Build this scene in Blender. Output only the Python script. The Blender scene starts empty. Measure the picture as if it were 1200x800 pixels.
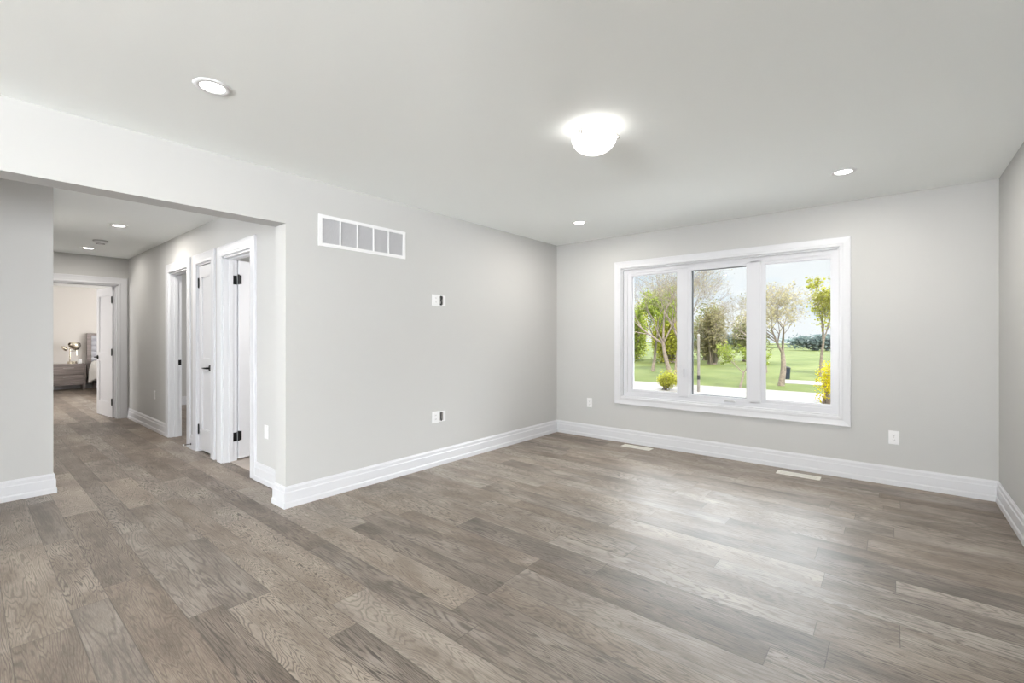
import bpy, bmesh, math, random
from mathutils import Vector, Matrix, noise
random.seed(7)
S = bpy.context.scene
COL = S.collection
PI = math.pi

# ------------------------------------------------------------------ camera
H = 2.44                       # ceiling height
F_PX, YAW, HOR, CH = 536.9, 0.6929, 394.33, 1.2456
cd = bpy.data.cameras.new('camera'); cam = bpy.data.objects.new('camera', cd); COL.objects.link(cam)
cam.location = (0, 0, CH); cam.rotation_euler = (PI/2, 0, YAW)
cd.sensor_fit = 'HORIZONTAL'; cd.sensor_width = 36; cd.lens = F_PX*36/1200
cd.shift_y = (HOR-400)/1200; cd.clip_start = 0.05; cd.clip_end = 500
S.camera = cam

# ------------------------------------------------------------------ exposure
S.view_settings.view_transform = 'Standard'; S.view_settings.look = 'None'
S.view_settings.gamma = 1; S.view_settings.use_curve_mapping = False
S.view_settings.exposure = 1.22
S.cycles.max_bounces = 14; S.cycles.diffuse_bounces = 8; S.cycles.transparent_max_bounces = 24
S.cycles.sample_clamp_indirect = 6

# ------------------------------------------------------------------ sky
W = bpy.data.worlds.new('sky'); S.world = W; W.use_nodes = True
nt = W.node_tree; nt.nodes.clear()
def N(t, kind, **kw):
    n = t.nodes.new(kind)
    for k, v in kw.items():
        if k.startswith('i_'):
            key = k[2:]; n.inputs[int(key) if key.isdigit() else key].default_value = v
        else: setattr(n, k, v)
    return n
def LK(t, a, b): t.links.new(a, b)
tc = N(nt, 'ShaderNodeTexCoord'); sep = N(nt, 'ShaderNodeSeparateXYZ'); LK(nt, tc.outputs['Generated'], sep.inputs[0])
mpn = N(nt, 'ShaderNodeMapping'); mpn.inputs['Scale'].default_value = (1, 1, 3.2); LK(nt, tc.outputs['Generated'], mpn.inputs[0])
cl = N(nt, 'ShaderNodeTexNoise', i_Scale=3.6, i_Detail=6.0, i_Roughness=0.55); LK(nt, mpn.outputs[0], cl.inputs['Vector'])
cr = N(nt, 'ShaderNodeValToRGB'); LK(nt, cl.outputs['Fac'], cr.inputs[0])
cr.color_ramp.elements[0].position = .36; cr.color_ramp.elements[0].color = (.74, .87, 1.0, 1)
cr.color_ramp.elements[1].position = .52; cr.color_ramp.elements[1].color = (.95, .97, 1.0, 1)
SKY_LOW, SKY_HIGH = 0.44, 5.6
bg = N(nt, 'ShaderNodeBackground'); LK(nt, cr.outputs[0], bg.inputs[0])
# unseen brighter band added to the sky for room light and floor sheen
def mr(src, a, b, c, d):
    n = N(nt, 'ShaderNodeMapRange', i_1=a, i_2=b, i_3=c, i_4=d); n.interpolation_type = 'SMOOTHSTEP'; LK(nt, src, n.inputs[0]); return n.outputs[0]
def mul(a, b):
    n = N(nt, 'ShaderNodeMath', operation='MULTIPLY'); LK(nt, a, n.inputs[0]); LK(nt, b, n.inputs[1]); return n.outputs[0]
bright_band = mul(mul(mr(sep.outputs['Z'], .22, .36, 0, 1), mr(sep.outputs['Z'], .70, .85, 1, 0)), mr(sep.outputs['Y'], .1, .5, 0, 1))
st = N(nt, 'ShaderNodeMath', operation='MULTIPLY_ADD'); LK(nt, bright_band, st.inputs[0]); st.inputs[1].default_value = SKY_HIGH-SKY_LOW; st.inputs[2].default_value = SKY_LOW
LK(nt, st.outputs[0], bg.inputs[1])
wo = N(nt, 'ShaderNodeOutputWorld'); LK(nt, bg.outputs[0], wo.inputs[0])

def light(name, kind, loc, power, rot=(0, 0, 0), color=(1, 1, 1), **kw):
    d = bpy.data.lights.new(name, kind); d.energy = power; d.color = color
    for k, v in kw.items(): setattr(d, k, v)
    o = bpy.data.objects.new(name, d); COL.objects.link(o); o.location = loc; o.rotation_euler = rot
    return o
# the sun comes over the house from behind the camera, it only reaches the outdoors
light('sun', 'SUN', (0, 0, 30), 3.0, (math.radians(40), 0, math.radians(28)), (1, .96, .88), angle=.01)
# unseen area lights added to brighten the rooms, no windows built for them
def aim(x, y, z): return Vector((x, y, z)).to_track_quat('-Z', 'Y').to_euler()
light('rear_fill', 'AREA', (0, -6.85, 1.25), 560, aim(-.1, 1, 1.9), (.95, .98, 1), shape='RECTANGLE', size=1.6, size_y=2.0)  # added rear fill, aimed up at the ceiling
light('side_fill', 'AREA', (4.1, -4.6, 1.45), 380, aim(-1, .62, .12), (.95, .98, 1), shape='RECTANGLE', size=1.6, size_y=1.4)  # added out of view to brighten the left wall
light('passage_fill', 'AREA', (-4.4, -6.85, 1.5), 32, aim(0, 1, .1), (.97, .98, 1), shape='RECTANGLE', size=1.2, size_y=1.6)  # added fill for the passage and the wall beside it
light('bedroom_fill', 'AREA', (-12.4, 4.3, 1.5), 44, aim(0, -1, 0), (1, .98, .96), shape='RECTANGLE', size=2.0, size_y=1.4)  # added light for the far bedroom, source unseen
light('bedroom_side_fill', 'AREA', (-10.6, -1.35, 1.5), 26, aim(0, 1, 0), (1, .98, .96), shape='RECTANGLE', size=1.4, size_y=1.2)  # added fill for the face of the open bedroom door
light('front_bedroom_fill', 'AREA', (-8.4, 4.9, 1.5), 22, aim(0, -1, 0), (1, .98, .97), shape='RECTANGLE', size=1.4, size_y=1.2)  # added light behind the first hall doorway
light('bathroom_fill', 'AREA', (-4.2, 3.4, 1.6), 9, aim(0, -1, 0), (1, .97, .95), shape='RECTANGLE', size=.7, size_y=.9)  # added light inside the bathroom

# ------------------------------------------------------------------ materials
MATS = {}
def mat(name, color, rough=.5, metal=0., spec=.5, bump=None, emit=None, vary=None):
    if name in MATS: return MATS[name]
    m = bpy.data.materials.new(name); m.use_nodes = True; t = m.node_tree
    b = t.nodes['Principled BSDF']
    b.inputs['Base Color'].default_value = (*color, 1); b.inputs['Roughness'].default_value = rough
    b.inputs['Metallic'].default_value = metal; b.inputs['Specular IOR Level'].default_value = spec
    c = N(t, 'ShaderNodeTexCoord')
    if vary:
        sc, amt = vary
        n = N(t, 'ShaderNodeTexNoise', i_Scale=sc, i_Detail=5.0); LK(t, c.outputs['Object'], n.inputs['Vector'])
        r = N(t, 'ShaderNodeValToRGB'); LK(t, n.outputs['Fac'], r.inputs[0])
        r.color_ramp.elements[0].position = .3; r.color_ramp.elements[1].position = .7
        r.color_ramp.elements[0].color = (*[x*(1-amt) for x in color], 1)
        r.color_ramp.elements[1].color = (*[min(1, x*(1+amt)) for x in color], 1)
        LK(t, r.outputs[0], b.inputs['Base Color'])
    if bump:
        sc, st_ = bump
        n = N(t, 'ShaderNodeTexNoise', i_Scale=sc, i_Detail=3.0); LK(t, c.outputs['Object'], n.inputs['Vector'])
        bp = N(t, 'ShaderNodeBump', i_Strength=st_, i_Distance=.002); LK(t, n.outputs['Fac'], bp.inputs['Height'])
        LK(t, bp.outputs[0], b.inputs['Normal'])
    if emit:
        b.inputs['Emission Color'].default_value = (*emit[0], 1); b.inputs['Emission Strength'].default_value = emit[1]
    MATS[name] = m; return m

M_WALL = mat('wall_paint', (.522, .521, .514), .62, bump=(260, .12), spec=.3)
M_CEIL = mat('ceiling_paint', (.90, .925, .92), .8, bump=(180, .2), spec=.2)
M_TRIM = mat('white_trim_paint', (.64, .645, .672), .32, bump=(90, .02))
M_VINYL = mat('white_window_vinyl', (.63, .635, .668), .3, bump=(60, .02))
M_DOOR = mat('white_door_paint', (.65, .652, .675), .35, bump=(120, .04))
M_BLACK = mat('matt_black_metal', (.012, .012, .013), .38, .6, bump=(200, .05))
M_PLATE = mat('white_plastic', (.78, .78, .79), .3, bump=(50, .01))
M_DARK = mat('dark_slot', (.02, .02, .02), .7, bump=(50, .05))
M_GASKET = mat('dark_grey_rubber', (.07, .075, .08), .6, bump=(80, .1))
M_STEEL = mat('brushed_steel', (.55, .53, .5), .3, 1., bump=(200, .1))
M_GRILLE = mat('grey_perforated_steel', (.66, .66, .68), .5, .0, bump=(300, .3))
M_LENS = mat('lit_lens', (1, 1, 1), .5, emit=((1, .97, .92), 6.0))
M_BOWL = mat('lit_alabaster_glass', (.95, .94, .92), .3, emit=((1, .98, .95), 1.0), vary=(9, .04))
M_VENT = mat('cream_register_metal', (.80, .78, .72), .4, bump=(90, .05))
M_TILE = mat('beige_bath_tile', (.50, .43, .38), .4, vary=(3, .12))
M_GREYWOOD = None

def glass_mat():
    m = bpy.data.materials.new('window_glass'); m.use_nodes = True; t = m.node_tree; t.nodes.clear()
    tr = N(t, 'ShaderNodeBsdfTransparent'); tr.inputs[0].default_value = (.97, .985, .98, 1)
    gl = N(t, 'ShaderNodeBsdfGlossy', i_Roughness=.02); fr = N(t, 'ShaderNodeFresnel', i_IOR=1.22)
    mx = N(t, 'ShaderNodeMixShader'); LK(t, fr.outputs[0], mx.inputs[0]); LK(t, tr.outputs[0], mx.inputs[1]); LK(t, gl.outputs[0], mx.inputs[2])
    o = N(t, 'ShaderNodeOutputMaterial'); LK(t, mx.outputs[0], o.inputs[0]); return m
M_GLASS = glass_mat()

def math_node(t, op, a, b=None, c=None):
    n = N(t, 'ShaderNodeMath', operation=op)
    for i, v in enumerate((a, b, c)):
        if v is None: continue
        if isinstance(v, (int, float)): n.inputs[i].default_value = v
        else: LK(t, v, n.inputs[i])
    return n.outputs[0]

def floor_mat():
    m = bpy.data.materials.new('oak_plank_floor'); m.use_nodes = True; t = m.node_tree
    b = t.nodes['Principled BSDF']; A = lambda op, a, b_=None, c=None: math_node(t, op, a, b_, c)
    g = N(t, 'ShaderNodeNewGeometry'); s = N(t, 'ShaderNodeSeparateXYZ'); LK(t, g.outputs['Position'], s.inputs[0])
    X, Y = s.outputs['X'], s.outputs['Y']
    u = A('DIVIDE', A('SUBTRACT', Y, .128), .325)
    k = A('FLOOR', u); f = A('FRACT', u)
    nar = A('GREATER_THAN', f, .585)
    idx = A('ADD', A('MULTIPLY', k, 2.0), nar)
    # distance across the plank to its nearest edge (metres)
    d1 = A('MINIMUM', A('MULTIPLY', f, .325), A('ABSOLUTE', A('MULTIPLY', A('SUBTRACT', f, .585), .325)))
    d1 = A('MINIMUM', d1, A('MULTIPLY', A('SUBTRACT', 1.0, f), .325))
    wn = N(t, 'ShaderNodeTexWhiteNoise', noise_dimensions='1D'); LK(t, idx, wn.inputs['W'])
    L = A('ADD', .95, A('MULTIPLY', wn.outputs['Value'], .5))
    wn2 = N(t, 'ShaderNodeTexWhiteNoise', noise_dimensions='1D'); LK(t, A('ADD', idx, 91.7), wn2.inputs['W'])
    v = A('ADD', A('DIVIDE', X, L), A('MULTIPLY', wn2.outputs['Value'], 7.0))
    j = A('FLOOR', v); fv = A('FRACT', v)
    d2 = A('MULTIPLY', A('MINIMUM', fv, A('SUBTRACT', 1.0, fv)), L)
    pc = N(t, 'ShaderNodeCombineXYZ'); LK(t, idx, pc.inputs[0]); LK(t, j, pc.inputs[1])
    wr = N(t, 'ShaderNodeTexWhiteNoise', noise_dimensions='2D'); LK(t, pc.outputs[0], wr.inputs['Vector'])
    rs = N(t, 'ShaderNodeSeparateColor'); LK(t, wr.outputs['Color'], rs.inputs[0])
    R1, R2, R3 = rs.outputs[0], rs.outputs[1], rs.outputs[2]
    # blotches along the plank
    bc = N(t, 'ShaderNodeCombineXYZ'); LK(t, A('ADD', A('MULTIPLY', X, 2.6), A('MULTIPLY', R3, 50.0)), bc.inputs[0]); LK(t, A('MULTIPLY', Y, 7.0), bc.inputs[1])
    n3 = N(t, 'ShaderNodeTexNoise', i_Scale=1.0, i_Detail=3.0); LK(t, bc.outputs[0], n3.inputs['Vector'])
    n3f = n3.outputs['Fac']
    # contour lines of stretched noise: cathedral grain
    gx = A('ADD', A('MULTIPLY', X, A('ADD', .45, A('MULTIPLY', R1, .5))), A('MULTIPLY', R2, 80.0))
    gy = A('ADD', A('MULTIPLY', Y, A('ADD', 6.0, A('MULTIPLY', R3, 6.0))), A('MULTIPLY', R1, 60.0))
    gc = N(t, 'ShaderNodeCombineXYZ'); LK(t, gx, gc.inputs[0]); LK(t, gy, gc.inputs[1]); LK(t, A('MULTIPLY', R3, 30.0), gc.inputs[2])
    n1 = N(t, 'ShaderNodeTexNoise', i_Scale=1.0, i_Detail=3.5, i_Roughness=.5, i_Distortion=.35); LK(t, gc.outputs[0], n1.inputs['Vector'])
    ring = A('MULTIPLY_ADD', A('SINE', A('MULTIPLY', n1.outputs['Fac'], A('ADD', 150.0, A('MULTIPLY', R2, 150.0)))), .5, .5)
    ring = A('MULTIPLY', A('POWER', ring, 3.2), A('ADD', .25, A('MULTIPLY', n3f, 1.0)))
    # fine pores
    fc = N(t, 'ShaderNodeCombineXYZ'); LK(t, A('ADD', A('MULTIPLY', X, 22.0), A('MULTIPLY', R1, 50.0)), fc.inputs[0]); LK(t, A('MULTIPLY', Y, 260.0), fc.inputs[1])
    n2 = N(t, 'ShaderNodeTexNoise', i_Scale=1.0, i_Detail=4.0, i_Roughness=.7); LK(t, fc.outputs[0], n2.inputs['Vector'])
    # tone
    tone = A('ADD', A('ADD', -.28, A('MULTIPLY', R1, .42)), A('MULTIPLY', n3f, 1.25))
    tone = A('ADD', tone, A('MULTIPLY', A('SUBTRACT', n2.outputs['Fac'], .5), 1.0))
    rmp = N(t, 'ShaderNodeValToRGB'); LK(t, tone, rmp.inputs[0])
    e = rmp.color_ramp.elements; e[0].position = .1; e[0].color = FL[0]; e[1].position = .95; e[1].color = FL[2]
    q = e.new(.5); q.color = FL[1]
    amt = A('MULTIPLY', ring, A('ADD', .50, A('MULTIPLY', R3, .55)))
    mx = N(t, 'ShaderNodeMix', data_type='RGBA'); LK(t, amt, mx.inputs[0]); LK(t, rmp.outputs[0], mx.inputs[6]); mx.inputs[7].default_value = FL[3]
    # warm / cool shift per plank
    hs = N(t, 'ShaderNodeHueSaturation'); LK(t, A('ADD', .85, A('MULTIPLY', R2, .3)), hs.inputs['Saturation']); LK(t, mx.outputs[2], hs.inputs['Color'])
    seam = A('MINIMUM', d1, d2); sm = N(t, 'ShaderNodeMapRange', i_1=.0006, i_2=.0022, i_3=.5, i_4=1.0); LK(t, seam, sm.inputs[0])
    m2 = N(t, 'ShaderNodeMix', data_type='RGBA', blend_type='MULTIPLY', i_0=1.0); LK(t, hs.outputs[0], m2.inputs[6]); LK(t, sm.outputs[0], m2.inputs[7])
    LK(t, m2.outputs[2], b.inputs['Base Color'])
    rough = A('ADD', .39, A('MULTIPLY', n2.outputs['Fac'], .14)); LK(t, rough, b.inputs['Roughness'])
    b.inputs['Specular IOR Level'].default_value = .5
    hgt = A('ADD', A('MULTIPLY', ring, -.35), A('MULTIPLY', n2.outputs['Fac'], .5))
    sb = N(t, 'ShaderNodeMapRange', i_1=0.0, i_2=.003, i_3=-1.5, i_4=0.0); LK(t, seam, sb.inputs[0])
    hgt = A('ADD', hgt, sb.outputs[0])
    bp = N(t, 'ShaderNodeBump', i_Strength=.25, i_Distance=.0012); LK(t, hgt, bp.inputs['Height']); LK(t, bp.outputs[0], b.inputs['Normal'])
    return m
FL = [(.108, .083, .064, 1), (.235, .192, .157, 1), (.405, .348, .295, 1), (.040, .029, .022, 1)]
M_FLOOR = floor_mat()

def wood_mat(name, c1, c2, axis):
    m = bpy.data.materials.new(name); m.use_nodes = True; t = m.node_tree; b = t.nodes['Principled BSDF']
    c = N(t, 'ShaderNodeTexCoord'); mp = N(t, 'ShaderNodeMapping'); sc = [60, 60, 60]; sc[axis] = 2.5
    mp.inputs['Scale'].default_value = sc; LK(t, c.outputs['Object'], mp.inputs[0])
    n = N(t, 'ShaderNodeTexNoise', i_Scale=1.0, i_Detail=4.0); LK(t, mp.outputs[0], n.inputs['Vector'])
    r = N(t, 'ShaderNodeValToRGB'); LK(t, n.outputs['Fac'], r.inputs[0])
    r.color_ramp.elements[0].position = .3; r.color_ramp.elements[0].color = (*c1, 1)
    r.color_ramp.elements[1].position = .7; r.color_ramp.elements[1].color = (*c2, 1)
    LK(t, r.outputs[0], b.inputs['Base Color']); b.inputs['Roughness'].default_value = .5
    return m
M_GREYWOOD = wood_mat('grey_brown_wood', (.18, .15, .145), (.34, .295, .28), 1)

# ------------------------------------------------------------------ mesh helpers
def new(name, bm, m, parent=None, smooth=False, kind=None):
    me = bpy.data.meshes.new(name); bm.normal_update(); bm.to_mesh(me); bm.free()
    if m: me.materials.append(m)
    if smooth:
        for p in me.polygons: p.use_smooth = True
    o = bpy.data.objects.new(name, me); COL.objects.link(o)
    if parent is not None:
        o.parent = parent; 
    if kind: o['kind'] = kind
    return o
def tag(o, label, cat, group=None, kind=None):
    o['label'] = label; o['category'] = cat
    if group: o['group'] = group
    if kind: o['kind'] = kind
    return o
def empty(name, loc=(0, 0, 0), rz=0, kind=None):
    o = bpy.data.objects.new(name, None); COL.objects.link(o); o.location = loc; o.rotation_euler = (0, 0, rz)
    o.empty_display_size = .1
    if kind: o['kind'] = kind
    return o
def box(bm, x0, x1, y0, y1, z0, z1, bev=0.0, mtx=None):
    vs = [bm.verts.new((x, y, z)) for x in (x0, x1) for y in (y0, y1) for z in (z0, z1)]
    fs = [(0, 1, 3, 2), (4, 6, 7, 5), (0, 4, 5, 1), (2, 3, 7, 6), (0, 2, 6, 4), (1, 5, 7, 3)]
    faces = [bm.faces.new([vs[i] for i in f]) for f in fs]
    if bev:
        ed = {e for f in faces for e in f.edges}
        r = bmesh.ops.bevel(bm, geom=list(ed), offset=bev, segments=2, affect='EDGES', profile=.6)
    if mtx is not None:
        bmesh.ops.transform(bm, matrix=mtx, verts=[v for v in (vs if not bev else bm.verts)])
    return bm
def B(*a, **k): return box(bmesh.new(), *a, **k)
def sweep(bm, path, n, prof, closed=False):
    n = Vector(n); P = [Vector(p) for p in path]; rings = []
    for i, p in enumerate(P):
        dn = (P[(i+1) % len(P)]-p) if (closed or i < len(P)-1) else None
        dp = (p-P[i-1]) if (closed or i > 0) else None
        if dn is None: dn = dp
        if dp is None: dp = dn
        s1 = dn.normalized().cross(n); s2 = dp.normalized().cross(n)
        s = (s1+s2); s = s/ s.length_squared*2
        rings.append([bm.verts.new(p+s*u+n*v) for u, v in prof])
    m = len(prof); cnt = len(P) if closed else len(P)-1
    for i in range(cnt):
        a, b = rings[i], rings[(i+1) % len(P)]
        for k in range(m):
            bm.faces.new((a[k], a[(k+1) % m], b[(k+1) % m], b[k]))
    if not closed:
        bm.faces.new(rings[0][::-1]); bm.faces.new(rings[-1])
    bmesh.ops.recalc_face_normals(bm, faces=bm.faces)
    return bm
def lathe(bm, prof, c=(0, 0, 0), seg=32, mtx=None):
    rings = []
    for r, z in prof:
        if r < 1e-5: rings.append([bm.verts.new((c[0], c[1], c[2]+z))])
        else: rings.append([bm.verts.new((c[0]+r*math.cos(2*PI*i/seg), c[1]+r*math.sin(2*PI*i/seg), c[2]+z)) for i in range(seg)])
    vs = [v for r in rings for v in r]
    for a, b in zip(rings, rings[1:]):
        for i in range(seg):
            q = [a[i % len(a)], a[(i+1) % len(a)], b[(i+1) % len(b)], b[i % len(b)]]
            u = []
            for v in q:
                if v not in u: u.append(v)
            if len(u) > 2: bm.faces.new(u)
    if mtx is not None: bmesh.ops.transform(bm, matrix=mtx, verts=vs)
    bmesh.ops.recalc_face_normals(bm, faces=bm.faces)
    return bm
def tube(bm, pts, rad, seg=8, cap=True):
    P = [Vector(p) for p in pts]; rad = rad if isinstance(rad, (list, tuple)) else [rad]*len(P)
    prev = None; rings = []
    for i, p in enumerate(P):
        d = (P[min(i+1, len(P)-1)]-P[max(i-1, 0)]).normalized()
        if prev is None:
            a = d.orthogonal().normalized()
        else:
            a = (prev-d*prev.dot(d)); a = a.normalized() if a.length > 1e-6 else d.orthogonal().normalized()
        prev = a; b = d.cross(a)
        rings.append([bm.verts.new(p+(a*math.cos(2*PI*k/seg)+b*math.sin(2*PI*k/seg))*rad[i]) for k in range(seg)])
    for r, q in zip(rings, rings[1:]):
        for k in range(seg): bm.faces.new((r[k], r[(k+1) % seg], q[(k+1) % seg], q[k]))
    if cap: bm.faces.new(rings[0][::-1]); bm.faces.new(rings[-1])
    return bm
def wall(name, x0, x1, y0, y1, holes=(), z1=H, m=None):
    """box wall; holes = (a0, a1, z0, z1) along its long axis"""
    bm = bmesh.new(); longx = (x1-x0) > (y1-y0)
    a0, a1 = (x0, x1) if longx else (y0, y1)
    cuts = sorted({a0, a1, *[h[0] for h in holes], *[h[1] for h in holes]})
    for p, q in zip(cuts, cuts[1:]):
        hs = sorted([(h[2], h[3]) for h in holes if h[0] <= p+1e-6 and h[1] >= q-1e-6])
        z = 0
        segs = []
        for h0, h1 in hs:
            if h0 > z: segs.append((z, h0))
            z = h1
        if z < z1: segs.append((z, z1))
        for s0, s1 in segs:
            if longx: box(bm, p, q, y0, y1, s0, s1)
            else: box(bm, x0, x1, p, q, s0, s1)
    return new(name, bm, m or M_WALL, kind='structure')

# ------------------------------------------------------------------ room shell
XL, XR, YB = -3.394, .620, 5.011
YH, XE, XC = 1.655, -9.05, -5.155       # hall right wall, hall end wall, wall beside the passage
JX, JY = -3.565, 1.512                  # back face and end of the vent wall
bm = bmesh.new(); box(bm, -15.3, 4.4, -7.2, 5.25, -.12, 0)
new('floor', bm, M_FLOOR, kind='structure')
new('ceiling', B(-15.3, 4.4, -7.2, 5.25, H, H+.15), M_CEIL, kind='structure')
new('roof', B(-15.9, 5.0, -7.8, 5.75, H+.22, H+.4), mat('roof_soffit', (.7, .7, .7), .7, bump=(20, .1)), kind='structure')
WIN = (-2.47, -.365, .535, 2.045)
wall('wall_window_side', XL-.17, XR+.17, YB, YB+.2, [WIN])
wall('wall_right', XR, XR+.17, -.8, YB)
wall('wall_fill_bay_front', XR+.17, 4.37, -.8, -.63)  # unseen bay, room widened here to hold the side fill light
wall('wall_fill_bay_right', 4.2, 4.37, -7.0, -.8)  # outer side of the added bay
# vent wall with the wide opening, from the window wall back past the camera
wall('wall_left', JX, XL, -7.0, YB, [(-1.7, JY, 0, 2.069)])
wall('wall_rear', XC, 4.37, -7.17, -7.0)
D1, D2, D3 = (-6.88, -6.155), (-5.83, -5.38), (-5.08, -4.38)
HEAD = 2.03
wall('wall_hall_right', XE-.12, JX, YH, YH+.12, [(D1[0], D1[1], 0, HEAD), (D2[0], D2[1], 0, HEAD), (D3[0], D3[1], 0, HEAD)])
wall('wall_hall_left', XE, XC, .355, .475)
wall('wall_passage', XC-.12, XC, -7.0, .355)
ED = (.72, 1.535)
wall('wall_hall_end', XE-.12, XE, .355, YH, [(ED[0], ED[1], 0, HEAD)])
# bedroom at the end of the hall
M_BED_WALL = mat('warm_bedroom_paint', (.66, .63, .60), .6, bump=(260, .12), spec=.3)
wall('wall_bedroom_far', -15.25, -15.1, -1.5, 4.6, m=M_BED_WALL)
wall('wall_bedroom_left', -15.1, XE-.12, -1.62, -1.5, m=M_BED_WALL)
wall('wall_bedroom_right', -15.1, -10.1, 4.5, 4.62, m=M_BED_WALL)
wall('wall_bedroom_near', XE-.12, XE, -1.5, .355, m=M_BED_WALL)
wall('wall_nook', -10.0, XE-.12, YH, YH+.12)
# front bedroom and bathroom behind the hall doors
wall('wall_front_bedroom', -10.1, -9.98, YH+.12, YB+.2)
wall('wall_front', -10.1, JX, YB, YB+.2)
wall('wall_closet_left', -6.06, -5.96, YH+.12, YB)
wall('wall_bath_left', -5.36, -5.26, YH+.12, 3.8)
wall('wall_bath_back', -5.26, JX, 3.7, 3.8)
new('bathroom_floor', B(-5.26, JX, YH+.06, 3.7, .0, .006), M_TILE, kind='structure')

# ------------------------------------------------------------------ baseboards
BP = [(0, 0), (.02, 0), (.02, .034), (.0165, .042), (.0145, .044), (.0145, .108), (.0105, .116), (.0105, .140), (.006, .148), (.004, .155), (0, .155)]
def base(name, path):
    bm = sweep(bmesh.new(), [(x, y, 0) for x, y in path], (0, 0, 1), BP)
    return new(name, bm, M_TRIM, kind='structure')
G = .0005
base('baseboard_left', [(JX-G, YH-G), (JX-G, JY-G), (XL+G, JY-G), (XL+G, YB-G), (XR-G, YB-G), (XR-G, -.78)])
def base_x(name, xa, xb, y=YH-G): return base(name, [(xa, y), (xb, y)])
CW = .105
base_x('baseboard_hall_far', XE+.0, D1[0]-CW)
base_x('baseboard_hall_mid', D1[1]+CW, D2[0]-CW) if D2[0]-D1[1] > 2*CW+.02 else None
base_x('baseboard_hall_near', D3[1]+CW, JX-.021)
base('baseboard_passage', [(XC+G, -6.9), (XC+G, .475+G), (XE+.03, .475+G)])
base('baseboard_front_bedroom', [(-9.98+G, YH+.13), (-9.98+G, YB-G)])
base('baseboard_bedroom', [(-15.1+G, -1.4), (-15.1+G, 4.4)])
base('baseboard_nook', [(-10.0-G, YH-G), (XE-.14, YH-G)])

# ------------------------------------------------------------------ door frames
CP = [(0, 0), (0, .012), (.006, .0175), (.02, .0175), (.03, .0145), (.07, .0165), (.098, .020), (CW, .016), (CW, 0)]
def frame_x(n, x0, x1, y, ny, depth=.12, stop=True, plinth=False):
    """casing, jamb and stop of an opening in a wall of constant y; ny = -1: seen from -Y"""
    z = HEAD
    path = [(x0, y+ny*G, 0), (x0, y+ny*G, z), (x1, y+ny*G, z), (x1, y+ny*G, 0)]
    bm = sweep(bmesh.new(), path[::-1] if ny < 0 else path, (0, ny, 0), [(-u, v) for u, v in CP] if ny > 0 else CP)
    return bm
def check_casing(bm, x0, x1):
    xs = [v.co.x for v in bm.verts]; return min(xs) < x0-.05
def trim(name, bm): return new(name, bm, M_TRIM, kind='structure')
def opening_x(n, x0, x1, y=YH, t=.12):
    path = [(x0, y-G, 0), (x0, y-G, HEAD), (x1, y-G, HEAD), (x1, y-G, 0)]
    for sgn in (1, -1):
        bm = sweep(bmesh.new(), path, (0, -1, 0), [(sgn*u, v) for u, v in CP])
        if check_casing(bm, x0, x1): break
        bm.free()
    j = .016
    box(bm, x0, x0+j, y-.001, y+t+.001, 0, HEAD); box(bm, x1-j, x1, y-.001, y+t+.001, 0, HEAD)
    box(bm, x0, x1, y-.001, y+t+.001, HEAD-j, HEAD)
    return bm
def stops(bm, x0, x1, ya, yb):
    j, s = .016, .011
    box(bm, x0+j, x0+j+s, ya, yb, 0, HEAD-j); box(bm, x1-j-s, x1-j, ya, yb, 0, HEAD-j)
    box(bm, x0+j, x1-j, ya, yb, HEAD-j-s, HEAD-j)
    return bm
bm = opening_x(1, *D1); stops(bm, *D1, YH+.045, YH+.082); trim('trim_1', bm)
bm = opening_x(2, *D2); stops(bm, *D2, YH+.045, YH+.082); trim('trim_2', bm)
bm = opening_x(3, *D3); stops(bm, *D3, YH+.045, YH+.082); trim('trim_3', bm)
# end door, in the wall of constant x
path = [(XE+G, ED[0], 0), (XE+G, ED[0], HEAD), (XE+G, ED[1], HEAD), (XE+G, ED[1], 0)]
for sgn in (1, -1):
    bm = sweep(bmesh.new(), path, (1, 0, 0), [(sgn*u, v) for u, v in CP])
    if min(v.co.y for v in bm.verts) < ED[0]-.05: break
    bm.free()
j = .016
box(bm, XE-.121, XE+.001, ED[0], ED[0]+j, 0, HEAD); box(bm, XE-.121, XE+.001, ED[1]-j, ED[1], 0, HEAD); box(bm, XE-.121, XE+.001, ED[0], ED[1], HEAD-j, HEAD)
box(bm, XE-.075, XE-.04, ED[0]+j, ED[0]+j+.011, 0, HEAD-j); box(bm, XE-.075, XE-.04, ED[1]-j-.011, ED[1]-j, 0, HEAD-j); box(bm, XE-.075, XE-.04, ED[0]+j, ED[1]-j, HEAD-j-.011, HEAD-j)
trim('trim_4', bm)

# ------------------------------------------------------------------ doors
def panel_slab(w, h, t=.035):
    """two panel shaker slab, hinge edge at x=0, thickness in y from 0 to t"""
    bm = bmesh.new(); st, top, mid, bot = min(.115, w*.2), .12, .12, .22; m0 = .86
    box(bm, 0, st, 0, t, 0, h); box(bm, w-st, w, 0, t, 0, h)
    box(bm, st, w-st, 0, t, 0, bot); box(bm, st, w-st, 0, t, m0, m0+mid); box(bm, st, w-st, 0, t, h-top, h)
    for z0, z1 in ((bot, m0), (m0+mid, h-top)):
        box(bm, st, w-st, .011, t-.011, z0, z1)
        for ya, yb in ((.003, .011), (t-.011, t-.003)):      # sticking bead round the panel
            for (a, b, c, d) in ((st, st+.01, z0, z1), (w-st-.01, w-st, z0, z1), (st, w-st, z0, z0+.01), (st, w-st, z1-.01, z1)):
                box(bm, a, b, ya, yb, c, d)
    return bm
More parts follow.
